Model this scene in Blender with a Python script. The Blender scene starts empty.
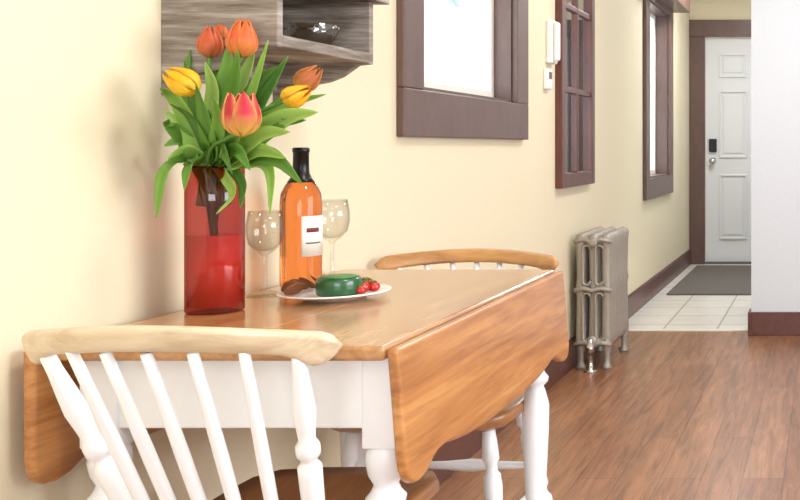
import bpy, bmesh, math, random
from mathutils import Vector, Matrix
random.seed(7)
S=bpy.context.scene
F=1000.0; VX=825; VY=147; H=1.046
def P(px,py,d): return Vector((-(VX-px)*d/F, d, H-(py-VY)*d/F))
def lin(c):
    r=[]
    for v in c:
        v/=255.0
        r.append(v/12.92 if v<=0.04045 else ((v+0.055)/1.055)**2.4)
    return (r[0],r[1],r[2],1)
# ---------- materials
def base(name):
    m=bpy.data.materials.new(name); m.use_nodes=True
    nt=m.node_tree; b=nt.nodes['Principled BSDF']
    return m,nt,b
def plain(name,c,rough=.5,metal=0,bump=0,bscale=60,var=0.06,coat=0):
    m,nt,b=base(name)
    n=nt.nodes.new('ShaderNodeTexNoise'); n.inputs['Scale'].default_value=bscale; n.inputs['Detail'].default_value=4
    tc=nt.nodes.new('ShaderNodeTexCoord'); nt.links.new(tc.outputs['Object'],n.inputs['Vector'])
    mix=nt.nodes.new('ShaderNodeMix'); mix.data_type='RGBA'
    l=lin(c); d=tuple(x*(1-var*2) for x in l[:3])+(1,)
    mix.inputs[6].default_value=d; mix.inputs[7].default_value=l
    nt.links.new(n.outputs[0],mix.inputs[0]); nt.links.new(mix.outputs[2],b.inputs['Base Color'])
    b.inputs['Roughness'].default_value=rough; b.inputs['Metallic'].default_value=metal
    b.inputs['Coat Weight'].default_value=coat
    if bump:
        bp=nt.nodes.new('ShaderNodeBump'); bp.inputs['Strength'].default_value=bump; bp.inputs['Distance'].default_value=.01
        nt.links.new(n.outputs[0],bp.inputs['Height']); nt.links.new(bp.outputs[0],b.inputs['Normal'])
    return m
def wood(name,c1,c2,stretch=(20,2,20),rough=.35,scale=1.5,coat=.2,c3=None,contrast=(.3,.7),dist=.6,fine=None,bump=.12,ff=.5):
    m,nt,b=base(name)
    tc=nt.nodes.new('ShaderNodeTexCoord'); mp=nt.nodes.new('ShaderNodeMapping')
    mp.inputs['Scale'].default_value=stretch
    nt.links.new(tc.outputs['Object'],mp.inputs['Vector'])
    n=nt.nodes.new('ShaderNodeTexNoise'); n.inputs['Scale'].default_value=scale; n.inputs['Detail'].default_value=8; n.inputs['Roughness'].default_value=.65
    n.inputs['Distortion'].default_value=dist
    nt.links.new(mp.outputs[0],n.inputs['Vector'])
    r=nt.nodes.new('ShaderNodeValToRGB'); r.color_ramp.elements[0].position=contrast[0]; r.color_ramp.elements[1].position=contrast[1]
    r.color_ramp.elements[0].color=lin(c1); r.color_ramp.elements[1].color=lin(c2)
    if c3:
        e=r.color_ramp.elements.new((contrast[0]+contrast[1])/2); e.color=lin(c3)
    nt.links.new(n.outputs[0],r.inputs[0]); col=r.outputs[0]
    if fine:
        mp2=nt.nodes.new('ShaderNodeMapping'); mp2.inputs['Scale'].default_value=fine; nt.links.new(tc.outputs['Object'],mp2.inputs['Vector'])
        n2=nt.nodes.new('ShaderNodeTexNoise'); n2.inputs['Scale'].default_value=1; n2.inputs['Detail'].default_value=6; nt.links.new(mp2.outputs[0],n2.inputs['Vector'])
        r2=nt.nodes.new('ShaderNodeValToRGB'); r2.color_ramp.elements[0].position=.35; r2.color_ramp.elements[1].position=.55
        r2.color_ramp.elements[0].color=(.62,.56,.5,1); r2.color_ramp.elements[1].color=(1,1,1,1); nt.links.new(n2.outputs[0],r2.inputs[0])
        mx=nt.nodes.new('ShaderNodeMix'); mx.data_type='RGBA'; mx.blend_type='MULTIPLY'; mx.inputs[0].default_value=ff
        nt.links.new(col,mx.inputs[6]); nt.links.new(r2.outputs[0],mx.inputs[7]); col=mx.outputs[2]
    nt.links.new(col,b.inputs['Base Color'])
    b.inputs['Roughness'].default_value=rough; b.inputs['Coat Weight'].default_value=coat; b.inputs['Coat Roughness'].default_value=.2
    bp=nt.nodes.new('ShaderNodeBump'); bp.inputs['Strength'].default_value=bump; bp.inputs['Distance'].default_value=.004
    nt.links.new(n.outputs[0],bp.inputs['Height']); nt.links.new(bp.outputs[0],b.inputs['Normal'])
    return m
def glass(name,c=(255,255,255),rough=0.0,ior=1.45):
    m,nt,b=base(name)
    b.inputs['Base Color'].default_value=lin(c); b.inputs['Transmission Weight'].default_value=1
    b.inputs['Roughness'].default_value=rough; b.inputs['IOR'].default_value=ior
    return m
def pane(name,c=(235,245,250),fac=.06,facing=False,rough=.02,edge=None,mx_=.7,bump=0):
    m,nt,b=base(name)
    tr=nt.nodes.new('ShaderNodeBsdfTransparent'); tr.inputs[0].default_value=lin(c)
    gl=nt.nodes.new('ShaderNodeBsdfGlossy'); gl.inputs['Roughness'].default_value=rough
    mx=nt.nodes.new('ShaderNodeMixShader'); mx.inputs[0].default_value=fac
    nt.links.new(tr.outputs[0],mx.inputs[1]); nt.links.new(gl.outputs[0],mx.inputs[2])
    if facing:
        lw=nt.nodes.new('ShaderNodeLayerWeight'); lw.inputs['Blend'].default_value=.25
        mr=nt.nodes.new('ShaderNodeMapRange'); mr.inputs['To Min'].default_value=fac; mr.inputs['To Max'].default_value=mx_
        pw=nt.nodes.new('ShaderNodeMath'); pw.operation='POWER'; pw.inputs[1].default_value=2.0
        nt.links.new(lw.outputs['Facing'],pw.inputs[0]); nt.links.new(pw.outputs[0],mr.inputs['Value']); nt.links.new(mr.outputs[0],mx.inputs[0])
        if edge:
            cm=nt.nodes.new('ShaderNodeMix'); cm.data_type='RGBA'; cm.inputs[6].default_value=lin(c); cm.inputs[7].default_value=lin(edge)
            nt.links.new(pw.outputs[0],cm.inputs[0]); nt.links.new(cm.outputs[2],tr.inputs[0])
    if bump:
        tc=nt.nodes.new('ShaderNodeTexCoord'); v=nt.nodes.new('ShaderNodeTexVoronoi'); v.inputs['Scale'].default_value=90
        nt.links.new(tc.outputs['Object'],v.inputs['Vector']); bp=nt.nodes.new('ShaderNodeBump'); bp.inputs['Strength'].default_value=bump; bp.inputs['Distance'].default_value=.01
        nt.links.new(v.outputs[0],bp.inputs['Height']); nt.links.new(bp.outputs[0],gl.inputs['Normal'])
    nt.links.new(mx.outputs[0],nt.nodes['Material Output'].inputs[0]); return m
def emis(name,c,s):
    m,nt,b=base(name); b.inputs['Base Color'].default_value=lin(c)
    b.inputs['Emission Color'].default_value=lin(c); b.inputs['Emission Strength'].default_value=s; return m
def vcol(name,rough=.45):
    m,nt,b=base(name)
    a=nt.nodes.new('ShaderNodeVertexColor'); a.layer_name='Col'
    nt.links.new(a.outputs[0],b.inputs['Base Color']); b.inputs['Roughness'].default_value=rough
    tl=nt.nodes.new('ShaderNodeBsdfTranslucent'); nt.links.new(a.outputs[0],tl.inputs[0])
    mx=nt.nodes.new('ShaderNodeMixShader'); mx.inputs[0].default_value=.25
    nt.links.new(b.outputs[0],mx.inputs[1]); nt.links.new(tl.outputs[0],mx.inputs[2]); nt.links.new(mx.outputs[0],nt.nodes['Material Output'].inputs[0])
    return m
def brickmat(name,bw,bh,c1,c2,mort,msize,offset,grain,rough,swap=True,coat=.1):
    m,nt,b=base(name)
    tc=nt.nodes.new('ShaderNodeTexCoord'); sx=nt.nodes.new('ShaderNodeSeparateXYZ'); cx=nt.nodes.new('ShaderNodeCombineXYZ')
    nt.links.new(tc.outputs['Object'],sx.inputs[0])
    nt.links.new(sx.outputs['Y' if swap else 'X'],cx.inputs[0]); nt.links.new(sx.outputs['X' if swap else 'Y'],cx.inputs[1])
    br=nt.nodes.new('ShaderNodeTexBrick'); br.offset=offset; br.offset_frequency=2; br.squash=1
    br.inputs['Scale'].default_value=1; br.inputs['Brick Width'].default_value=bw; br.inputs['Row Height'].default_value=bh
    br.inputs['Mortar Size'].default_value=msize; br.inputs['Mortar Smooth'].default_value=.1; br.inputs['Bias'].default_value=0
    br.inputs['Color1'].default_value=lin(c1); br.inputs['Color2'].default_value=lin(c2); br.inputs['Mortar'].default_value=lin(mort)
    nt.links.new(cx.outputs[0],br.inputs['Vector'])
    mp=nt.nodes.new('ShaderNodeMapping'); mp.inputs['Scale'].default_value=grain
    nt.links.new(tc.outputs['Object'],mp.inputs[0])
    n=nt.nodes.new('ShaderNodeTexNoise'); n.inputs['Scale'].default_value=1; n.inputs['Detail'].default_value=9; n.inputs['Roughness'].default_value=.72; n.inputs['Distortion'].default_value=1.2
    nt.links.new(mp.outputs[0],n.inputs['Vector'])
    r=nt.nodes.new('ShaderNodeValToRGB'); r.color_ramp.elements[0].position=.34; r.color_ramp.elements[1].position=.64
    g=.40 if swap else .93
    r.color_ramp.elements[0].color=(g,g*.93,g*.88,1); r.color_ramp.elements[1].color=(1.0,1.0,1.0,1)
    nt.links.new(n.outputs[0],r.inputs[0])
    mx=nt.nodes.new('ShaderNodeMix'); mx.data_type='RGBA'; mx.blend_type='MULTIPLY'; mx.inputs[0].default_value=1
    nt.links.new(br.outputs[0],mx.inputs[6]); nt.links.new(r.outputs[0],mx.inputs[7]); nt.links.new(mx.outputs[2],b.inputs['Base Color'])
    b.inputs['Roughness'].default_value=rough; b.inputs['Coat Weight'].default_value=coat; b.inputs['Coat Roughness'].default_value=.25
    bp=nt.nodes.new('ShaderNodeBump'); bp.inputs['Strength'].default_value=.2; bp.inputs['Distance'].default_value=.002; bp.invert=True
    nt.links.new(br.outputs['Fac'],bp.inputs['Height']); nt.links.new(bp.outputs[0],b.inputs['Normal'])
    return m
M=dict(
 wall=plain('wall_cream_paint',(233,221,191),.75,bump=.08,bscale=90,var=.02),
 wallw=plain('wall_white_paint',(218,223,230),.75,bump=.08,bscale=90,var=.02),
 ceil=plain('ceiling_paint',(238,238,236),.8,var=.02),
 trim=wood('trim_brown_wood',(90,66,60),(104,78,70),(8,8,3),.45,2),
 base=wood('baseboard_brown',(84,46,40),(104,60,50),(12,2,12),.4,2),
 floor=brickmat('floor_laminate',1.2,.13,(178,126,90),(160,108,76),(104,70,48),.0012,.37,(30,2.4,1),.34),
 tile=brickmat('hall_tile',.31,.31,(236,236,232),(228,228,224),(172,168,160),.006,0,(5,5,1),.3,False),
 mat=plain('doormat_grey',(124,118,112),.95,bump=.5,bscale=300,var=.25),
 door=plain('door_white',(226,228,230),.45,var=.02),
 white=plain('white_paint',(244,246,248),.4,var=.02,coat=.2),
 whitep=plain('white_plastic',(240,240,238),.4,var=.01),
 top=wood('table_maple_wood',(158,106,62),(208,160,108),(16,1.5,16),.2,1.6,.5,(186,136,86),fine=(110,5,110),bump=.05),
 leaf=wood('table_leaf_wood',(160,100,52),(208,150,90),(8,1.5,16),.32,1.6,.3,(188,128,72),fine=(60,5,110),bump=.04,ff=.6),
 rail=wood('chair_rail_wood',(194,170,136),(234,220,194),(3,18,18),.4,1.8,.2,(218,200,168)),
 rail2=wood('chair_rail_wood_amber',(160,108,60),(206,156,98),(3,18,18),.35,1.8,.2),
 seat=wood('chair_seat_wood',(140,90,52),(182,126,78),(18,3,18),.35,1.5,.3),
 shelf=wood('distressed_shelf_paint',(92,80,70),(186,178,168),(5,5,60),.75,1.0,0,(138,128,118),(.34,.68),dist=.1),
 shelf2=wood('whitewashed_shelf_paint',(150,140,130),(228,222,212),(20,8,60),.75,1.0,0,(204,196,186),(.36,.6),dist=.1),
 iron=plain('cast_iron_silver_paint',(176,168,156),.42,.3,bump=.3,bscale=70,var=.15),
 chrome=plain('chrome',(215,215,215),.15,1,var=.01),
 mirf=wood('mirror_frame_mahogany',(78,36,30),(108,54,42),(12,12,3),.35,2),
 mirror=plain('mirror_silver',(225,232,238),.03,1,var=0),
 black=plain('black_plastic',(28,28,30),.35,var=.01),
 foil=plain('bottle_foil_black',(20,18,18),.3,.3,var=.02),
 label=plain('bottle_label_paper',(238,234,222),.6,var=.03),
 labelr=plain('bottle_label_print',(120,40,36),.6),
 glass=pane('clear_glass',(250,250,248),.04,True,.02,(176,168,150),.38),
 cut=pane('cut_glass',(226,220,208),.2,True,.12,(170,160,140),.55,bump=.3),
 wine=glass('rose_wine_bottle',(240,146,82),0,1.33),
 vase=pane('rose_tinted_glass',(214,132,128),.06,True,.03,(140,46,46),.5),
 liq=None,
 pane=pane('window_pane_glass',(245,250,252)),
 vinyl=plain('window_vinyl',(240,236,226),.4,var=.01),
 plate=plain('plate_white_ceramic',(244,244,242),.2,var=.01,coat=.5),
 cheese=plain('green_wax',(34,92,48),.3,var=.15,coat=.4),
 cheese2=plain('green_wax_top',(84,140,74),.4,var=.15),
 cracker=plain('cracker_baked',(226,170,114),.8,bump=.3,bscale=300,var=.2),
 crackerd=plain('cracker_edge',(150,88,48),.8,bump=.3,bscale=300,var=.25),
 tomato=plain('tomato_red',(186,30,20),.2,var=.1,coat=.4),
 stem=plain('stem_green',(96,150,58),.5,var=.2),
 petal=vcol('tulip_petal',.45), leafv=vcol('tulip_leaf',.4),
 fill_glow=emis('fill_diffuser',(255,250,240),2.0),  # glowing dome of the added ceiling fill lights
 siding=brickmat('exterior_siding',6,.15,(246,248,250),(242,245,248),(206,212,220),.01,.5,(1,1,1),.7,True,0),
 ext=plain('exterior_snow_ground',(244,246,248),.8),
 extd=plain('exterior_grey_timber',(168,168,172),.7),
 dark=plain('dark_grey_plastic',(96,96,100),.6),
)
def liquid():
    m,nt,b=base('red_water')
    b.inputs['Base Color'].default_value=lin((252,160,138)); b.inputs['Roughness'].default_value=.1
    b.inputs['Transmission Weight'].default_value=.2; b.inputs['IOR'].default_value=1.33
    return m
M['liq']=liquid()
# ---------- geometry helpers
def empty(name,loc):
    e=bpy.data.objects.new(name,None); e.location=loc; e.empty_display_size=.05
    S.collection.objects.link(e); return e
def link(me,name,mat,parent=None,smooth=False,bevel=0,seg=2):
    o=bpy.data.objects.new(name,me); S.collection.objects.link(o)
    me.materials.append(mat)
    if smooth:
        for p in me.polygons: p.use_smooth=True
    if parent:
        o.parent=parent; o.matrix_parent_inverse=Matrix.Translation(parent.location).inverted()
    if bevel:
        b=o.modifiers.new('b','BEVEL'); b.width=bevel; b.segments=seg; b.limit_method='ANGLE'
    return o
def addbox(bm,a,b):
    r=bmesh.ops.create_cube(bm,size=1)
    for v in r['verts']:
        v.co=Vector((a[i]+(b[i]-a[i])*(v.co[i]+.5) for i in range(3)))
    return r['verts']
def boxes(name,lst,mat,parent=None,bevel=0,smooth=False):
    bm=bmesh.new()
    for a,b in lst: addbox(bm,a,b)
    me=bpy.data.meshes.new(name); bm.normal_update(); bm.to_mesh(me); bm.free()
    return link(me,name,mat,parent,smooth,bevel)
def prism(name,pts,origin,ua,va,na,th,mat,parent=None,bevel=0):
    bm=bmesh.new()
    o=Vector(origin); ua=Vector(ua); va=Vector(va); na=Vector(na)
    a=[bm.verts.new(o+ua*u+va*v) for u,v in pts]; b=[bm.verts.new(o+ua*u+va*v+na*th) for u,v in pts]
    bm.faces.new(a); bm.faces.new(list(reversed(b))); n=len(pts)
    for i in range(n):
        bm.faces.new((a[i],b[i],b[(i+1)%n],a[(i+1)%n]))
    bmesh.ops.recalc_face_normals(bm,faces=bm.faces)
    me=bpy.data.meshes.new(name); bm.to_mesh(me); bm.free()
    return link(me,name,mat,parent,False,bevel,3)
def lathe_bm(bm,prof,p0,axis,seg=20,ex=1.0,ey=1.0):
    p0=Vector(p0); ax=Vector(axis).normalized()
    t=Vector((1,0,0)) if abs(ax.x)<.8 else Vector((0,1,0))
    u=ax.cross(t).normalized(); v=ax.cross(u)
    rings=[]
    for h,r in prof:
        if r<1e-6: rings.append([bm.verts.new(p0+ax*h)])
        else: rings.append([bm.verts.new(p0+ax*h+(u*math.cos(2*math.pi*i/seg)*ey+v*math.sin(2*math.pi*i/seg)*ex)*r) for i in range(seg)])
    for a,b in zip(rings,rings[1:]):
        for i in range(seg):
            j=(i+1)%seg
            if len(a)==1 and len(b)==1: continue
            if len(a)==1: bm.faces.new((a[0],b[j],b[i]))
            elif len(b)==1: bm.faces.new((a[i],a[j],b[0]))
            else: bm.faces.new((a[i],a[j],b[j],b[i]))
    if len(rings[0])>1 : bm.faces.new(rings[0])
    if len(rings[-1])>1: bm.faces.new(rings[-1])
def finish(bm,name,mat,parent,smooth=True):
    bmesh.ops.recalc_face_normals(bm,faces=bm.faces)
    me=bpy.data.meshes.new(name); bm.to_mesh(me); bm.free()
    return link(me,name,mat,parent,smooth)
def lathe(name,prof,p0,axis,mat,parent=None,seg=32,smooth=True):
    bm=bmesh.new(); lathe_bm(bm,prof,p0,axis,seg)
    return finish(bm,name,mat,parent,smooth)
def turned(bm,p0,p1,prof,seg=18):
    p0=Vector(p0);p1=Vector(p1);L=(p1-p0).length
    lathe_bm(bm,[(t*L,r) for t,r in prof],p0,p1-p0,seg)
def tube(bm,pts,r,seg=8):
    pts=[Vector(p) for p in pts]; rings=[]
    for i,p in enumerate(pts):
        t=(pts[min(i+1,len(pts)-1)]-pts[max(i-1,0)]).normalized()
        a=Vector((0,1,0)) if abs(t.y)<.8 else Vector((1,0,0))
        u=t.cross(a).normalized(); v=t.cross(u)
        rings.append([bm.verts.new(p+(u*math.cos(2*math.pi*k/seg)+v*math.sin(2*math.pi*k/seg))*r) for k in range(seg)])
    for a,b in zip(rings,rings[1:]):
        for k in range(seg): bm.faces.new((a[k],a[(k+1)%seg],b[(k+1)%seg],b[k]))
    bm.faces.new(rings[0]); bm.faces.new(rings[-1])
def crom(pts,n=8):
    pts=[Vector(p) for p in pts]; q=[pts[0]*2-pts[1]]+pts+[pts[-1]*2-pts[-2]]; out=[]
    for i in range(1,len(q)-2):
        for k in range(n):
            t=k/n; a,b,c,d=q[i-1],q[i],q[i+1],q[i+2]
            out.append(.5*((2*b)+(c-a)*t+(2*a-5*b+4*c-d)*t*t+(3*b-a-3*c+d)*t**3))
    out.append(pts[-1]); return out
# ================= ROOM
WX=-1.21; WO=WX-.2; CZ=2.55; YE=8.94; YB=-2.6; XR=2.7; YP=5.56
w1=(2.96,3.86,1.215,2.15); w2=(6.78,7.68,.83,2.06)
boxes('wall_left',[((WO,YB,0),(WX,w1[0],CZ)),((WO,w1[0],0),(WX,w1[1],w1[2])),((WO,w1[0],w1[3]),(WX,w1[1],CZ)),
 ((WO,w1[1],0),(WX,w2[0],CZ)),((WO,w2[0],0),(WX,w2[1],w2[2])),((WO,w2[0],w2[3]),(WX,w2[1],CZ)),((WO,w2[1],0),(WX,YE+.15,CZ))],M['wall'])
DX0,DX1,DZ=-1.07,-.25,2.03
boxes('wall_far',[((WX,YE,0),(DX0,YE+.15,CZ)),((DX0,YE,DZ),(DX1,YE+.15,CZ)),((DX1,YE,0),(.1,YE+.15,CZ))],M['wall'])
boxes('wall_partition',[((-.41,YP,0),(XR,YP+.12,CZ))],M['wallw'])
boxes('wall_hall_right',[((-.1,YP+.12,0),(0,YE,CZ))],M['wallw'])
rw=(.2,2.6,.8,2.2)
boxes('wall_right',[((XR,YB,0),(XR+.2,rw[0],CZ)),((XR,rw[1],0),(XR+.2,YP+.12,CZ)),((XR,rw[0],0),(XR+.2,rw[1],rw[2])),((XR,rw[0],rw[3]),(XR+.2,rw[1],CZ))],M['wallw'])
bw=(-.6,1.8,.8,2.2)
boxes('wall_back',[((WO,YB-.2,0),(bw[0],YB,CZ)),((bw[1],YB-.2,0),(XR+.2,YB,CZ)),((bw[0],YB-.2,0),(bw[1],YB,bw[2])),((bw[0],YB-.2,bw[3]),(bw[1],YB,CZ))],M['wallw'])
boxes('ceiling',[((WO,YB-.2,CZ),(XR+.2,YE+.15,CZ+.1))],M['ceil'])
boxes('floor',[((WO,YB-.2,-.1),(XR+.2,5.70,0))],M['floor'])
boxes('floor_hall_tile',[((WO,5.70,-.1),(.1,YE+.15,0))],M['tile'])
boxes('trim_floor_threshold',[((WX,5.68,0),(-.41,5.72,.006))],M['vinyl'])
bh=.13
boxes('baseboard_left',[((WX,YB,0),(WX+.018,YE,bh)),((WX,YB,bh),(WX+.012,YE,bh+.006))],M['base'],bevel=.003)
boxes('baseboard_partition',[((-.41,YP-.018,0),(XR,YP,bh)),((-.428,YP-.018,0),(-.41,YP+.12,bh))],M['base'],bevel=.003)
boxes('baseboard_right',[((XR-.018,YB,0),(XR,YP-.02,bh))],M['base'],bevel=.003)
def window(name,w,tw,sashx,th=.025,a=.045):
    y0,y1,z0,z1=w
    r=empty(name,(WX,(y0+y1)/2,(z0+z1)/2))
    boxes('casing',[((WX,y0-tw,z0-tw),(WX+th,y1+tw,z0)),((WX,y0-tw,z1),(WX+th,y1+tw,z1+tw)),((WX,y0-tw,z0),(WX+th,y0,z1)),((WX,y1,z0),(WX+th,y1+tw,z1))],M['trim'],r,.004)
    j=.012
    boxes('jamb',[((sashx,y0,z0),(WX+.001,y0+j,z1)),((sashx,y1-j,z0),(WX+.001,y1,z1)),((sashx,y0+j,z0),(WX+.001,y1-j,z0+j)),((sashx,y0+j,z1-j),(WX+.001,y1-j,z1))],M['trim'],r)
    x0=sashx-.04; x1=sashx; Y0=y0;Y1=y1;Z0=z0;Z1=z1
    boxes('sash',[((x0,Y0,Z0),(x1,Y0+a,Z1)),((x0,Y1-a,Z0),(x1,Y1,Z1)),((x0,Y0+a,Z0),(x1,Y1-a,Z0+a)),((x0,Y0+a,Z1-a),(x1,Y1-a,Z1)),
       ((x0-.01,Y0+a,(Z0+Z1)/2+.05),(x1-.02,Y1-a,(Z0+Z1)/2+.08))],M['vinyl'],r,.004)
    boxes('glass_pane',[((x0+.02,Y0+a,Z0+a),(x0+.024,Y1-a,Z1-a))],M['pane'],r)
    return r
r1=window('window_1',w1,.14,-1.275)
r2=window('window_2',w2,.14,-1.30)
boxes('valance',[((WX,w2[0]-.16,w2[3]+.04),(WX+.15,w2[1]+.18,w2[3]+.20))],M['trim'],r2,.005)
def bigwin(name,axis,w,c):
    y0,y1,z0,z1=w
    r=empty(name,(c,(y0+y1)/2,(z0+z1)/2) if axis=='x' else ((y0+y1)/2,c,(z0+z1)/2))
    L=[(y0,y0+.06,z0,z1),(y1-.06,y1,z0,z1),(y0,y1,z0,z0+.06),(y0,y1,z1-.06,z1),((y0+y1)/2-.03,(y0+y1)/2+.03,z0,z1)]
    if axis=='x': boxes('sash',[((c,a,cc),(c+.05,b,d)) for a,b,cc,d in L],M['vinyl'],r)
    else: boxes('sash',[((a,c,cc),(b,c+.05,d)) for a,b,cc,d in L],M['vinyl'],r)
bigwin('window_3','x',rw,XR+.08); bigwin('window_4','y',bw,YB-.12)
# door
dr=empty('door_1',((DX0+DX1)/2,YE,0))
boxes('slab',[((DX0,YE+.03,.002),(DX1,YE+.07,DZ))],M['door'],dr)
boxes('threshold',[((DX0,YE-.01,0),(DX1,YE+.12,.018))],M['dark'],dr)
lst=[]
pw=.25
for cx in (DX0+.12+pw/2,DX1-.12-pw/2):
    for z0,z1 in ((.22,.80),(.95,1.55),(1.67,1.88)):
        a,b=cx-pw/2,cx+pw/2; t=.016
        lst+= [((a,YE+.014,z0),(a+t,YE+.032,z1)),((b-t,YE+.014,z0),(b,YE+.032,z1)),((a+t,YE+.014,z0),(b-t,YE+.032,z0+t)),((a+t,YE+.014,z1-t),(b-t,YE+.032,z1)),
          ((a+.04,YE+.020,z0+.04),(b-.04,YE+.032,z1-.04))]
boxes('panels',lst,M['door'],dr,.004)
boxes('keypad_lock',[((-1.04,YE+.0,1.0),(-.97,YE+.032,1.12))],M['black'],dr,.01)
lathe('knob',[(0,.03),(.008,.03),(.012,.012),(.035,.012),(.045,.026),(.06,.028),(.07,.018),(.073,0)],(-1.005,YE+.032,.92),(0,-1,0),M['chrome'],dr)
boxes('trim_1',[((WX+.002,YE-.03,0),(DX0,YE,DZ)),((DX1,YE-.03,0),(DX1+.14,YE,DZ)),((WX+.002,YE-.035,DZ),(DX1+.16,YE,DZ+.15))],M['trim'],bevel=.004)
boxes('doormat',[((-1.12,7.05,.0),(-.2,8.75,.012))],M['mat'],bevel=.004)
# wall mirror
mr=empty('wall_mirror',(WX,4.85,1.4))
my0,my1,mz0,mz1=4.48,5.12,.86,2.15; fw=.065; mx=WX+.033
L=[((WX,my0,mz0),(mx,my0+fw,mz1)),((WX,my1-fw,mz0),(mx,my1,mz1)),((WX,my0+fw,mz0),(mx,my1-fw,mz0+fw)),((WX,my0+fw,mz1-fw),(mx,my1-fw,mz1)),
   ((WX,(my0+my1)/2-.014,mz0+fw),(mx-.008,(my0+my1)/2+.014,mz1-fw))]
for k in (1,2):
    z=mz0+fw+(mz1-mz0-2*fw)*k/3
    L.append(((WX,my0+fw,z-.014),(mx-.009,my1-fw,z+.014)))
boxes('frame',L,M['mirf'],mr,.004)
boxes('mirror_glass',[((WX+.001,my0+fw-.005,mz0+fw-.005),(WX+.010,my1-fw+.005,mz1-fw+.005))],M['mirror'],mr)
ic=empty('wall_intercom',(WX,4.40,1.5))
boxes('body',[((WX,4.33,1.41),(WX+.03,4.42,1.60))],M['whitep'],ic,.008)
boxes('handset',[((WX+.03,4.34,1.42),(WX+.055,4.375,1.59))],M['whitep'],ic,.01)
boxes('speaker_slots',[((WX+.03,4.385,1.50+.012*k),(WX+.032,4.412,1.505+.012*k)) for k in range(5)],M['dark'],ic)
th=empty('thermostat',(WX,4.35,1.35))
boxes('body',[((WX,4.29,1.295),(WX+.022,4.36,1.385))],M['whitep'],th,.006)
boxes('display',[((WX+.022,4.305,1.34),(WX+.024,4.345,1.37))],M['dark'],th)
# ================= radiator
rd=empty('cast_iron_radiator',(-1.10,4.9,0))
bm=bmesh.new(); ns=9; y0=4.70; sp=.05; xc=-1.092
for i in range(ns):
    yc=y0+sp*(i+.5)
    for k in range(3):
        x=xc+(k-1)*.060
        prof=[(.095,.0),(.10,.014),(.125,.024),(.165,.021),(.35,.018),(.385,.023),(.42,.018),(.58,.021),(.612,.025),(.632,.018),(.64,0)]
        lathe_bm(bm,prof,(x,yc,0),(0,0,1),14,1.12,.86)
    for z in (.125,.60,.385):
        addbox(bm,(xc-.075,yc-.012,z-.017),(xc+.075,yc+.012,z+.017))
for z in (.135,.595):
    lathe_bm(bm,[(0,.018),(ns*sp,.018)],(xc,y0,z),(0,1,0),14)
    lathe_bm(bm,[(0,.024),(.012,.024),(.018,.015)],(xc,y0-.012,z),(0,1,0),8)
for i in (0,ns-1):
    yc=y0+sp*(i+.5)
    for s in (-1,1):
        lathe_bm(bm,[(0,.024),(.012,.022),(.03,.014),(.07,.014),(.11,.024),(.14,.02)],(xc+s*.062,yc,0),(0,0,1),12)
o=finish(bm,'sections',M['iron'],rd,True)
bm=bmesh.new()
for k in (-.5,.5):
    for zc,hz in ((.245,.095),(.49,.075)):
        x=xc+k*.060
        ring=[(x+.018*math.cos(a),y0+.004,zc+(hz if math.sin(a)>=0 else -hz)+.018*math.sin(a)) for a in [2*math.pi*j/20 for j in range(21)]]
        tube(bm,ring,.0065,8)
for z in (.115,.37,.60):
    tube(bm,[(xc-.088,y0+.003,z),(xc-.04,y0-.002,z+.012),(xc,y0-.003,z),(xc+.04,y0-.002,z+.012),(xc+.088,y0+.003,z)],.011,8)
finish(bm,'end_ornament',M['iron'],rd)
bm=bmesh.new()
lathe_bm(bm,[(0,.03),(.006,.03),(.008,.012),(.09,.012),(.09,.018),(.12,.018),(.125,.01),(.15,.01)],(xc+.0,y0-.045,0),(0,0,1),16)
lathe_bm(bm,[(0,.012),(.07,.012)],(xc+.0,y0-.045,.12),(0,1,0),12)
lathe_bm(bm,[(0,.03),(.006,.03),(.008,.012),(.13,.012),(.14,.0)],(xc+.05,y0+ns*sp+.04,0),(0,0,1),16)
lathe_bm(bm,[(0,.012),(.07,.012)],(xc+.05,y0+ns*sp-.02,.12),(0,1,0),12)
finish(bm,'valve_pipes',M['chrome'],rd)
# ================= table
TX0,TX1,TY0,TY1,TZ=-1.168,-.653,1.48,2.42,.75
tb=empty('drop_leaf_table',((TX0+TX1)/2,(TY0+TY1)/2,0))
o=boxes('tabletop',[((TX0,TY0,TZ-.022),(TX1,TY1,TZ))],M['top'],tb,.007); o.modifiers[0].segments=4
Ln=TY1-TY0
half=[(0,-.0),(0,.160),(.003,.183),(.012,.199),(.028,.208),(.050,.210),(.08,.205),(.105,.194),(.13,.187),(.165,.186),(.21,.193),(.27,.200),(.35,.204),(.43,.206),(.5,.206)]
def leafout(L): 
    a=[(t*L,-h) for t,h in half]; b=[((1-t)*L,-h) for t,h in reversed(half[:-1])]
    return a+b
ang=math.radians(4.5)
prism('leaf_right',leafout(Ln),(TX1+.003,TY0,TZ-.004),(0,1,0),(-math.sin(ang),0,math.cos(ang)),(-math.cos(ang),0,-math.sin(ang)),-.018,M['leaf'],tb,.006)
prism('leaf_left',leafout(Ln),(TX0-.003,TY0,TZ-.004),(0,1,0),(0,0,1),(-1,0,0),.018,M['leaf'],tb,.006)
ax0,ax1,ay0,ay1=-1.13,-.660,1.53,2.37
boxes('apron',[((ax0,ay0,.615),(ax1,ay0+.02,TZ-.022)),((ax0,ay1-.02,.615),(ax1,ay1,TZ-.022)),((ax0,ay0,.615),(ax0+.02,ay1,TZ-.022)),((ax1-.02,ay0,.615),(ax1,ay1,TZ-.022))],M['white'],tb,.003)
bm=bmesh.new()
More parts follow.
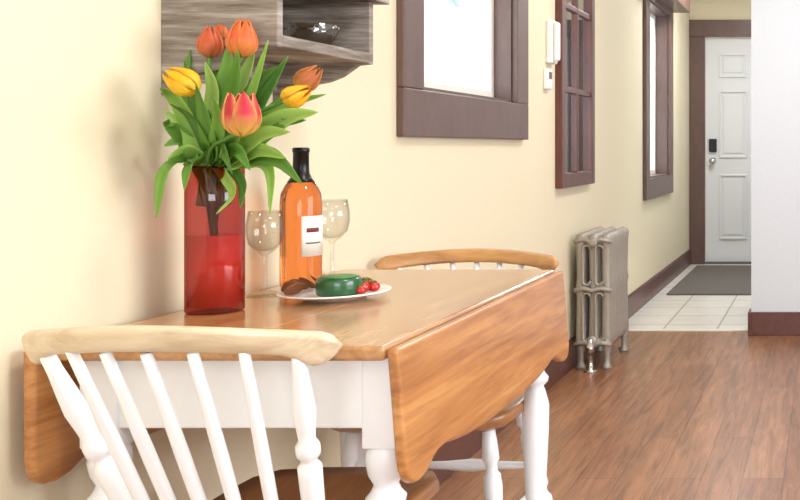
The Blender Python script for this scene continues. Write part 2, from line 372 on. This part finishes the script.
for x in (ax0+.022,ax1-.020):
    for y in (ay0+.020,ay1-.020):
        w_=.028 if x<-.9 else .026
        addbox(bm,(x-w_,y-.028,.585),(min(x+w_,-.654),y+.028,TZ-.022))
        lathe_bm(bm,[(0,.014),(.01,.02),(.04,.021),(.06,.016),(.075,.016),(.085,.023),(.10,.016),(.13,.018),(.25,.024),(.38,.030),(.44,.031),(.475,.022),(.485,.018),(.495,.028),(.505,.030),(.515,.022),(.525,.018),(.54,.026),(.56,.030),(.575,.029),(.59,.024)],(x,y,0),(0,0,1),24)
o=finish(bm,'legs',M['white'],tb,True)
b=o.modifiers.new('b','BEVEL'); b.width=.003; b.segments=2; b.limit_method='ANGLE'; b.angle_limit=1.2
# ================= chairs
def chair(name,cx,cy,yaw,sgn,railmat,wr=1.0,ztop=.805,arch_h=.02,rx=0,sw=1.0,ends=.014):
    r=empty(name,(cx,cy,0))
    ca,sa=math.cos(yaw),math.sin(yaw)
    def W(u,v,z):
        u*=sgn; v*=sgn
        return Vector((cx+u*ca+v*sa, cy-u*sa+v*ca, z))
    bm=bmesh.new(); n=48; hw=.215*wr; rings=[]
    for i in range(n+1):
        s=-1+2*i/n; u=s*hw+rx
        v=-.115+.075*s*s
        zt=ztop-arch_h+arch_h*(max(0,math.cos(s*math.pi*.5))**1.1)
        e=max(0,(abs(s)-.88)/.12)
        hh=.036+ ends*math.exp(-((abs(s)-.88)/.09)**2)
        zc=zt-hh/2
        k=math.sqrt(max(0,1-e*e*.97)); hh2=hh*k
        th=.028*(1 if e<.5 else math.sqrt(max(.1,1-((e-.5)/.5)**2*.8)))
        ring=[]
        for j in range(16):
            a=2*math.pi*j/16
            cxx=math.copysign(abs(math.cos(a))**.6,math.cos(a)); szz=math.copysign(abs(math.sin(a))**.6,math.sin(a))
            ring.append(bm.verts.new(W(u,v+th/2*cxx -.006*szz,zc+hh2/2*szz)))
        rings.append(ring)
    for a,b in zip(rings,rings[1:]):
        for j in range(16): bm.faces.new((a[j],a[(j+1)%16],b[(j+1)%16],b[j]))
    bm.faces.new(rings[0]); bm.faces.new(rings[-1])
    finish(bm,'crest_rail',railmat,r)
    out=[(-.17,.0),(-.10,-.018),(0,-.024),(.10,-.018),(.17,.0),(.195,.05),(.205,.15),(.215,.28),(.212,.36),(.18,.405),(.09,.42),(0,.424),(-.09,.42),(-.18,.405),(-.212,.36),(-.215,.28),(-.205,.15),(-.195,.05)]
    out=[(a*sw,b) for a,b in out]
    bm=bmesh.new(); sz=.455
    layers=[(.90,.415),(1.0,.432),(1.0,.446),(.975,sz),(.8,sz-.006),(.45,sz-.014)]
    prev=None
    for sc,z in layers:
        ring=[bm.verts.new(W(u*sc,.2+(v-.2)*sc,z)) for u,v in out]
        if prev:
            for j in range(len(out)): bm.faces.new((prev[j],prev[(j+1)%len(out)],ring[(j+1)%len(out)],ring[j]))
        else: bm.faces.new(ring)
        prev=ring
    bm.faces.new(prev)
    o=finish(bm,'seat',M['seat'],r)
    bm=bmesh.new()
    for i in range(7):
        s=-1+2*i/6
        ut=s*.172*wr; vt=-.115+.075*(ut/hw)**2
        ub=s*.122; vb=.007+.022*(s*s)
        zt=ztop-arch_h*.6-.030
        if i in (0,6):
            turned(bm,W(ub,vb+.01,sz-.012),W(ut+rx,vt,zt),[(0,.011),(.08,.013),(.25,.015),(.42,.016),(.46,.016),(.48,.011),(.50,.011),(.52,.016),(.56,.016),(.59,.011),(.63,.012),(.72,.015),(.80,.013),(.90,.010),(1,.009)])
        else:
            turned(bm,W(ub,vb,sz-.012),W(ut+rx,vt,zt+.004),[(0,.007),(.3,.009),(.55,.009),(.85,.0075),(1,.007)],14)
    finish(bm,'back_spindles',M['white'],r)
    bm=bmesh.new()
    lp=[(0,.011),(.05,.014),(.25,.019),(.30,.02),(.33,.013),(.36,.013),(.39,.02),(.43,.02),(.46,.014),(.55,.018),(.66,.021),(.72,.019),(.74,.013),(.78,.013),(.80,.019),(.88,.017),(1,.012)]
    tops=[(-.13,.06),(.13,.06),(-.15,.33),(.15,.33)]; bots=[(-.20,-.055),(.20,-.055),(-.20,.38),(.20,.38)]
    for (a,b_),(c,d) in zip(tops,bots):
        turned(bm,W(c,d,0),W(a,b_,.425),lp)
    def at(i,z):
        t=z/.425; return W(bots[i][0]+(tops[i][0]-bots[i][0])*t,bots[i][1]+(tops[i][1]-bots[i][1])*t,z)
    sp_=[(0,.008),(.3,.011),(.5,.017),(.7,.011),(1,.008)]
    turned(bm,at(0,.17),at(2,.17),sp_); turned(bm,at(1,.17),at(3,.17),sp_)
    turned(bm,(at(0,.17)+at(2,.17))/2,(at(1,.17)+at(3,.17))/2,sp_); turned(bm,at(0,.22),at(1,.22),sp_)
    finish(bm,'legs_and_stretchers',M['white'],r)
    return r
chair('dining_chair',-.865,1.43,math.radians(1),1,M['rail'],1.02,.812,.020,-.026,.80)
chair('dining_chair',-.915,2.60,math.radians(0),-1,M['rail2'],1.12,.770,.014,.030,1.0,.008)
# ================= shelf
sh=empty('wall_shelf',(WX,2.0,1.25))
sd=.213; zt=1.365
br=[(0,1.14),(.02,1.142),(.035,1.165),(.06,1.178),(.09,1.183),(.12,1.188),(.15,1.200),(.17,1.214),(.185,1.225),(sd,1.228),(sd,zt),(0,zt)]
for nm,y in (('side_near',1.822),('side_far',2.19)):
    prism(nm,[(u,z) for u,z in br],(WX,y,0),(1,0,0),(0,0,1),(0,1,0),.018,M['shelf'],sh,.002)
boxes('boards',[((WX,1.84,1.230),(WX+sd,2.19,1.252)),((WX,1.80,zt),(WX+sd+.02,2.245,zt+.022)),((WX,1.84,1.17),(WX+.012,2.19,1.230))],M['shelf'],sh,.002)
boxes('back_panel',[((WX,1.84,1.252),(WX+.012,2.19,zt))],M['shelf2'],sh,.002)
def hollow(name,outer,inner,p0,mat,parent=None,seg=40):
    return lathe(name,outer+list(reversed(inner)),p0,(0,0,1),mat,parent,seg)
gb=empty('glass_bowl',(-1.065,2.08,1.252))
hollow('bowl',[(0,0),(.0,.022),(.004,.024),(.012,.036),(.025,.044),(.046,.052)],[(.006,0),(.008,.018),(.015,.033),(.027,.041),(.046,.0495)],(-1.065,2.08,1.2525),M['cut'],gb)
# ================= vase (cylindrical)
vh=.262; cx,cy=-1.098,1.80; vr=.047
vs=empty('flower_vase',(cx,cy,TZ))
gv=lathe('glass_body',[(0,0),(.0,vr-.003),(.003,vr),(.10,vr),(.2,vr),(vh,vr),(vh,vr-.002),(vh-.004,vr-.0025)],(cx,cy,TZ+.0005),(0,0,1),M['vase'],vs,64)
me=gv.data
bm=bmesh.new(); bm.from_mesh(me)
capf=[f for f in bm.faces if len(f.verts)>10]
bmesh.ops.delete(bm,geom=capf,context='FACES_ONLY'); bm.to_mesh(me); bm.free()
lathe('red_water',[(0,0),(0,vr-.004),(.125,vr-.004),(.125,0)],(cx,cy,TZ+.012),(0,0,1),M['liq'],vs,48)
# ================= bouquet
bq=empty('tulip_bouquet',(cx,cy,TZ+vh))
mouth=Vector((cx,cy,TZ+vh))
def petal_head(name,c,d,size,cols,openn=.0):
    d=Vector(d).normalized(); t=Vector((0,1,0)) if abs(d.y)<.8 else Vector((1,0,0)); u=d.cross(t).normalized(); v=d.cross(u)
    bm=bmesh.new(); lay=bm.loops.layers.float_color.new('Col'); cv={}
    rot=random.random()*6
    for p in range(6):
        inner=p%2; a0=rot+p*math.pi/3; NU,NV=8,10; g=[]
        for j in range(NV+1):
            t_=j/NV; row=[]
            rad=size*(.46*math.sin(math.pi*min(1,t_*1.0)**.62*.93)+.03)*(1-.10*inner) + size*openn*t_*t_*.4
            hgt=size*1.35*t_*(1-.05*random.random()*(t_>.9))
            wid=(math.sin(math.pi*(t_**.75)*.96+.05))**.7 if t_<1 else .05
            wid=max(wid,.04)*.62
            for i in range(NU+1):
                s=-1+2*i/NU
                aa=a0+s*wid*1.15
                rr=rad*(1-.10*s*s*(1-t_)) +size*.035*(1-s*s)*(1 if not inner else .5)
                vert=bm.verts.new(Vector(c)+d*(hgt-size*.04*s*s*t_)+(u*math.cos(aa)+v*math.sin(aa))*rr)
                m_=min(1,t_*2.0); e=abs(s)**3*.85
                b0,m0,e0=[Vector(lin(x)[:3]) for x in cols]
                col=b0.lerp(m0,m_).lerp(e0,e*m_); col=col*(.9+.2*random.random())
                cv[vert]=(col.x,col.y,col.z,1); row.append(vert)
            g.append(row)
        for j in range(NV):
            for i in range(NU):
                f=bm.faces.new((g[j][i],g[j][i+1],g[j+1][i+1],g[j+1][i]))
                for l in f.loops: l[lay]=cv[l.vert]
    me=bpy.data.meshes.new(name); bm.to_mesh(me); bm.free()
    o=link(me,name,M['petal'],bq,True); s=o.modifiers.new('s','SOLIDIFY'); s.thickness=.0008
OR=((236,160,80),(230,104,50),(246,160,96)); OR2=((210,130,80),(216,96,56),(236,150,100)); YE_=((226,190,40),(246,200,20),(214,140,30)); PK=((240,210,100),(206,36,62),(250,206,120)); BR=((220,160,80),(188,104,58),(230,160,96)); YO=((236,200,60),(248,196,40),(240,140,50))
heads=[
 ((209,58),(211,25),1.80,OR2),((226,46),(225,12),1.84,OR),((242,58),(244,18),1.78,OR),
 ((198,91),(165,71),1.70,YE_),((243,137),(241,91),1.66,PK),((283,102),(311,88),1.76,YO),((297,89),(320,67),1.82,BR)]
stems=bmesh.new()
for k,(b0,t0,d,cols) in enumerate(heads):
    B=P(*b0,d); T=P(*t0,d); dr_=(T-B)
    petal_head('tulip_head_%d'%(k+1),B,dr_,dr_.length/1.35,cols,.5 if cols is PK else 0)
    off=Vector((random.uniform(-.02,.02),random.uniform(-.02,.02),0))
    pts=crom([Vector((cx-off.x*.8,cy-off.y,TZ+.02)),mouth+off*1.0,(mouth+off).lerp(B,.55)+Vector((0,0,.02)),B+dr_*.05],8)
    tube(stems,pts,.0032)
for k in range(5):
    a=k*1.3; tube(stems,[(cx+.027*math.cos(a),cy+.027*math.sin(a),TZ+.02),(cx-.027*math.cos(a),cy-.027*math.sin(a),TZ+vh+.03)],.0035)
finish(stems,'stems',M['stem'],bq)
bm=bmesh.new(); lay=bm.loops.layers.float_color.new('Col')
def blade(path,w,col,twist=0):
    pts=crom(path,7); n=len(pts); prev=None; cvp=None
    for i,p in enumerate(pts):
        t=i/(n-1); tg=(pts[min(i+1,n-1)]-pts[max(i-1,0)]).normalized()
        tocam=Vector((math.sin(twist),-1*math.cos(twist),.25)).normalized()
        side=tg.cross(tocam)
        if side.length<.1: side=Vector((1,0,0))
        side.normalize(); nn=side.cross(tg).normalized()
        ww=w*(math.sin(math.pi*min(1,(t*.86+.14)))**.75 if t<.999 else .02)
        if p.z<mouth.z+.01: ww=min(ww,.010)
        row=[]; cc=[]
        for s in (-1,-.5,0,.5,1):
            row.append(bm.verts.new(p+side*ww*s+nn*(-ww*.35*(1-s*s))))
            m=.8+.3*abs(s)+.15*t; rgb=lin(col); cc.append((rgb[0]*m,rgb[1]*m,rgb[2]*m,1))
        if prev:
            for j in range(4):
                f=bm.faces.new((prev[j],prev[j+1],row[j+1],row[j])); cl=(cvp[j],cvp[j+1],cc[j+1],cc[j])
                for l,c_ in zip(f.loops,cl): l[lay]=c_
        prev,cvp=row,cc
G=[(122,170,70),(100,152,58),(148,192,88),(86,134,54),(166,204,104)]
LV=[
 ([(205,172),(182,158),(163,172),(156,218)],1.80,1.66,.016),
 ([(200,170),(185,140),(170,125),(163,122)],1.80,1.72,.015),
 ([(203,172),(190,130),(175,100),(160,88)],1.80,1.70,.015),
 ([(205,170),(198,130),(192,90),(184,60)],1.82,1.78,.017),
 ([(210,170),(208,130),(212,90),(205,62)],1.80,1.76,.017),
 ([(212,172),(216,130),(224,80),(232,34)],1.80,1.78,.018),
 ([(214,172),(222,130),(232,90),(238,50)],1.78,1.72,.020),
 ([(218,172),(236,130),(252,90),(268,40)],1.80,1.76,.017),
 ([(220,170),(240,130),(262,96),(288,56)],1.82,1.80,.018),
 ([(220,170),(250,140),(285,118),(318,112)],1.80,1.72,.023),
 ([(222,170),(255,135),(285,106),(326,94)],1.84,1.82,.015),
 ([(222,172),(250,155),(275,158),(302,184)],1.78,1.66,.019),
 ([(222,174),(242,160),(268,168),(270,214)],1.80,1.70,.015),
 ([(218,174),(232,170),(242,185),(240,208)],1.78,1.70,.017),
 ([(216,174),(225,178),(232,195),(216,214)],1.76,1.68,.013),
 ([(208,174),(198,160),(188,165),(184,190)],1.78,1.70,.018),
 ([(212,172),(210,150),(202,112),(196,84)],1.76,1.68,.018),
 ([(218,172),(228,150),(240,122),(252,96)],1.76,1.68,.018),
 ([(214,172),(206,150),(190,118),(170,104)],1.76,1.70,.018),
 ([(220,172),(236,152),(262,134),(290,132)],1.76,1.68,.020),
 ([(210,172),(214,150),(218,124),(214,98)],1.75,1.68,.016),
 ([(214,176),(222,158),(236,150),(250,170)],1.76,1.68,.016),
 ([(208,176),(200,158),(184,150),(168,158)],1.78,1.72,.015),
 ([(214,174),(228,140),(246,110),(272,84)],1.84,1.84,.019),
 ([(212,174),(204,140),(186,104),(176,90)],1.86,1.86,.017),
 ([(216,174),(224,120),(214,80),(220,52)],1.86,1.86,.018),
 ([(220,174),(240,146),(270,126),(306,120)],1.80,1.74,.016),
 ([(218,174),(236,160),(258,150),(286,158)],1.76,1.68,.018),
 ([(212,174),(220,158),(222,150),(232,174)],1.74,1.68,.015),
 ([(212,174),(226,120),(246,70),(254,50)],1.86,1.82,.016),
 ([(206,174),(192,150),(180,140),(164,146)],1.80,1.76,.015),
 ([(208,172),(196,128),(186,84),(190,50)],1.84,1.82,.014),
 ([(218,172),(240,138),(266,112),(296,104)],1.84,1.80,.016),
 ([(216,172),(236,120),(256,84),(276,66)],1.82,1.78,.016),
 ([(206,172),(190,140),(176,122),(162,110)],1.84,1.80,.014),
]
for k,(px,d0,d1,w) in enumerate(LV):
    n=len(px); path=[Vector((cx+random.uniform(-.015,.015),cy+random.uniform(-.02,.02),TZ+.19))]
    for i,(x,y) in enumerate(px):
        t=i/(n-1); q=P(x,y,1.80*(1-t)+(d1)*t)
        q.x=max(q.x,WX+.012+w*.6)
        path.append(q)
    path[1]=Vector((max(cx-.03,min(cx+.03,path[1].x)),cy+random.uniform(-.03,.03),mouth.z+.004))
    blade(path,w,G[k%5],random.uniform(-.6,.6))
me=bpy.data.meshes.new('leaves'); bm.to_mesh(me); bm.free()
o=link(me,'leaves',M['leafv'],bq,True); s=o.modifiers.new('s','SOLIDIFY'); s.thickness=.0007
# ================= bottle
by=2.11; bx=-(VX-301)*by/F
bo=empty('wine_bottle',(bx,by,TZ))
lathe('bottle_body',[(0,0),(.001,.034),(.004,.0385),(.01,.040),(.178,.040),(.198,.038),(.215,.030),(.230,.020),(.240,.0155),(.25,.0145),(.290,.0140),(.292,.0)],(bx,by,TZ+.0005),(0,0,1),M['wine'],bo,48)
lathe('foil_capsule',[(.222,.0262),(.230,.0212),(.240,.0167),(.25,.0157),(.284,.0152),(.285,.0166),(.293,.0166),(.295,.014),(.295,0)],(bx,by,TZ),(0,0,1),M['foil'],bo,32)
def label(name,a0,a1,z0,z1,r,mat):
    bm=bmesh.new(); rows=[]
    for z in (z0,z1): rows.append([bm.verts.new((bx+r*math.cos(a0+(a1-a0)*k/20),by+r*math.sin(a0+(a1-a0)*k/20),TZ+z)) for k in range(21)])
    for k in range(20): bm.faces.new((rows[0][k],rows[0][k+1],rows[1][k+1],rows[1][k]))
    o=finish(bm,name,mat,bo); s=o.modifiers.new('s','SOLIDIFY'); s.thickness=.0004; s.offset=1
label('label_paper',math.radians(-62),math.radians(60),.068,.152,.0405,M['label'])
label('label_print',math.radians(-48),math.radians(-8),.118,.127,.0411,M['labelr'])
label('label_print_small',math.radians(-50),math.radians(0),.094,.097,.0411,M['dark'])
def wineglass(px,d,sc=1.0):
    x=-(VX-px)*d/F; e=empty('wine_glass',(x,d,TZ))
    hollow('glass',[(a*sc,b*sc) for a,b in [(0,0),(0,.033),(.002,.034),(.004,.028),(.010,.008),(.02,.0042),(.075,.004),(.083,.006),(.092,.018),(.105,.030),(.125,.0345),(.145,.0345),(.172,.030)]],
      [(a*sc,b*sc) for a,b in [(.090,0),(.093,.014),(.106,.0285),(.125,.033),(.145,.033),(.172,.0287)]],(x,d,TZ+.0005),M['glass'],e,40)
wineglass(265,1.99,.98); wineglass(332,2.21,1.04)
# plate and food
pcx,pcy=-(VX-335)*1.95/F,1.95
pe=empty('serving_plate',(pcx,pcy,TZ))
lathe('plate',[(0,0),(0,.055),(.003,.060),(.012,.094),(.014,.101),(.0165,.101),(.016,.094),(.008,.063),(.006,.055),(.006,0)],(pcx,pcy,TZ+.0005),(0,0,1),M['plate'],pe,64)
cyy=pcy-.025; cxx=-(VX-339)*cyy/F
ch=empty('green_wax_cheese',(cxx,cyy,TZ))
lathe('wax_rind',[(0,0),(0,.037),(.004,.0405),(.028,.0405),(.034,.037),(.034,0)],(cxx,cyy,TZ+.0125),(0,0,1),M['cheese'],ch,48)
lathe('cut_top',[(0,0),(0,.033),(.002,.031),(.002,0)],(cxx,cyy,TZ+.0467),(0,0,1),M['cheese2'],ch,48)
cr=empty('cracker_stack',(pcx-.075,pcy,TZ))
ba=bmesh.new(); bb=bmesh.new()
for k in range(7):
    t=k/6; a=math.radians(228-105*t); rad=.074
    c=Vector((pcx+rad*math.cos(a),pcy+rad*math.sin(a),TZ+.026))
    tang=Vector((-math.sin(a),math.cos(a),0))
    ax=Vector((0,-.25,1))-tang*1.1
    lathe_bm(ba,[(.0028,0),(.0028,.0175),(.0035,.016),(.0035,0)],c,ax,20)
    lathe_bm(bb,[(0,0),(0,.0175),(.0014,.019),(.0027,.0175),(.0027,0)],c,ax,20)
finish(ba,'cracker_faces',M['cracker'],cr,False); finish(bb,'cracker_rims',M['crackerd'],cr,False)
tm=empty('cherry_tomatoes',(pcx+.07,pcy,TZ))
bm=bmesh.new(); bc=bmesh.new()
for dx,dy,r in ((.056,-.005,.013),(.070,.010,.012),(.050,.03,.013),(.034,.055,.012),(.062,-.028,.010)):
    c=Vector((pcx+dx,pcy+dy,TZ+.0095+.003))
    lathe_bm(bm,[(0,0),(.001,r*.45),(r*.35,r*.88),(r*.85,r*1.02),(r*1.35,r*.85),(r*1.7,r*.45),(r*1.68,0)],c,(0.1,0,1),16)
    for a in range(5):
        an=a*1.256; tube(bc,[c+Vector((0,0,r*1.7)),c+Vector((math.cos(an)*r*.4,math.sin(an)*r*.4,r*1.78)),c+Vector((math.cos(an)*r*.8,math.sin(an)*r*.8,r*1.5))],.0011,5)
finish(bm,'fruits',M['tomato'],tm); finish(bc,'calyxes',M['stem'],tm)
# ================= exterior
boxes('ground_exterior',[((-14,-6,-.6),(WO-.02,26,-.5))],M['ext'])
nb=empty('neighbour_house',(-6,13,0))
boxes('siding_wall',[((-6.3,5,-.5),(-6,24,5.5))],M['siding'],nb)
boxes('window_frames',[((-6,a,2.3),(-5.95,a+1.3,3.3)) for a in (9,15.4,19.6)],M['vinyl'],nb)
boxes('window_glass',[((-5.95,a+.12,2.42),(-5.94,a+1.18,3.18)) for a in (9,15.4,19.6)],M['extd'],nb)
boxes('porch_beams',[((-5.9,5,3.5),(-5.0,24,3.65))]+[((-5.1,y,-.5),(-5.0,y+.10,3.5)) for y in (8,11.5,18.5)],M['extd'],nb)
# ================= lights
def area(name,loc,rot,sx,sy,e,c):
    l=bpy.data.lights.new(name,'AREA'); l.shape='RECTANGLE'; l.size=sx; l.size_y=sy; l.energy=e; l.color=c
    o=bpy.data.objects.new(name,l); o.location=loc; o.rotation_euler=rot; S.collection.objects.link(o); return o
area('daylight_right_window',(XR+.02,1.4,1.5),(0,math.radians(90),0),1.35,2.3,60,(.92,.96,1.0))
area('daylight_back_window',(.6,YB-.02,1.5),(math.radians(90),0,0),2.3,1.35,50,(.94,.97,1.0))
def ceilfill(name,x,y,e,size,col=(1,.95,.88)):  # unseen fill light added at the ceiling, dressed as a dome fixture
    r=empty(name,(x,y,CZ))
    lathe('base_ring',[(0,0),(0,.17),(.03,.17),(.03,0)],(x,y,CZ-.03),(0,0,1),M['whitep'],r)
    lathe('diffuser',[(0,0),(.005,.06),(.03,.13),(.06,.155),(.06,0)],(x,y,CZ-.09),(0,0,1),M['fill_glow'],r)
    l=bpy.data.lights.new(name+'_fill','AREA'); l.shape='DISK'; l.size=size; l.energy=e; l.color=col
    o=bpy.data.objects.new('fill_area',l); o.location=(x,y,CZ-.1); S.collection.objects.link(o); o.parent=r; o.matrix_parent_inverse=Matrix.Translation(r.location).inverted()
ceilfill('added_ceiling_fill',.2,1.6,20,.4)
ceilfill('added_ceiling_fill',.0,4.3,25,.5,(1,.97,.93))
ceilfill('added_ceiling_fill',-.62,7.4,30,.4,(1,.97,.93))
w=bpy.data.worlds.new('w'); S.world=w; w.use_nodes=True
bg=w.node_tree.nodes['Background']; bg.inputs[0].default_value=(.94,.97,1,1); bg.inputs[1].default_value=5.0
# camera
c=bpy.data.cameras.new('cam'); co=bpy.data.objects.new('camera',c); S.collection.objects.link(co)
co.location=(0,0,H); co.rotation_euler=(math.pi/2,0,0); c.sensor_width=36; c.lens=45
c.shift_x=-(VX-400)/800; c.shift_y=-(250-VY)/800; c.clip_start=.05
S.camera=co
S.view_settings.view_transform='Standard'
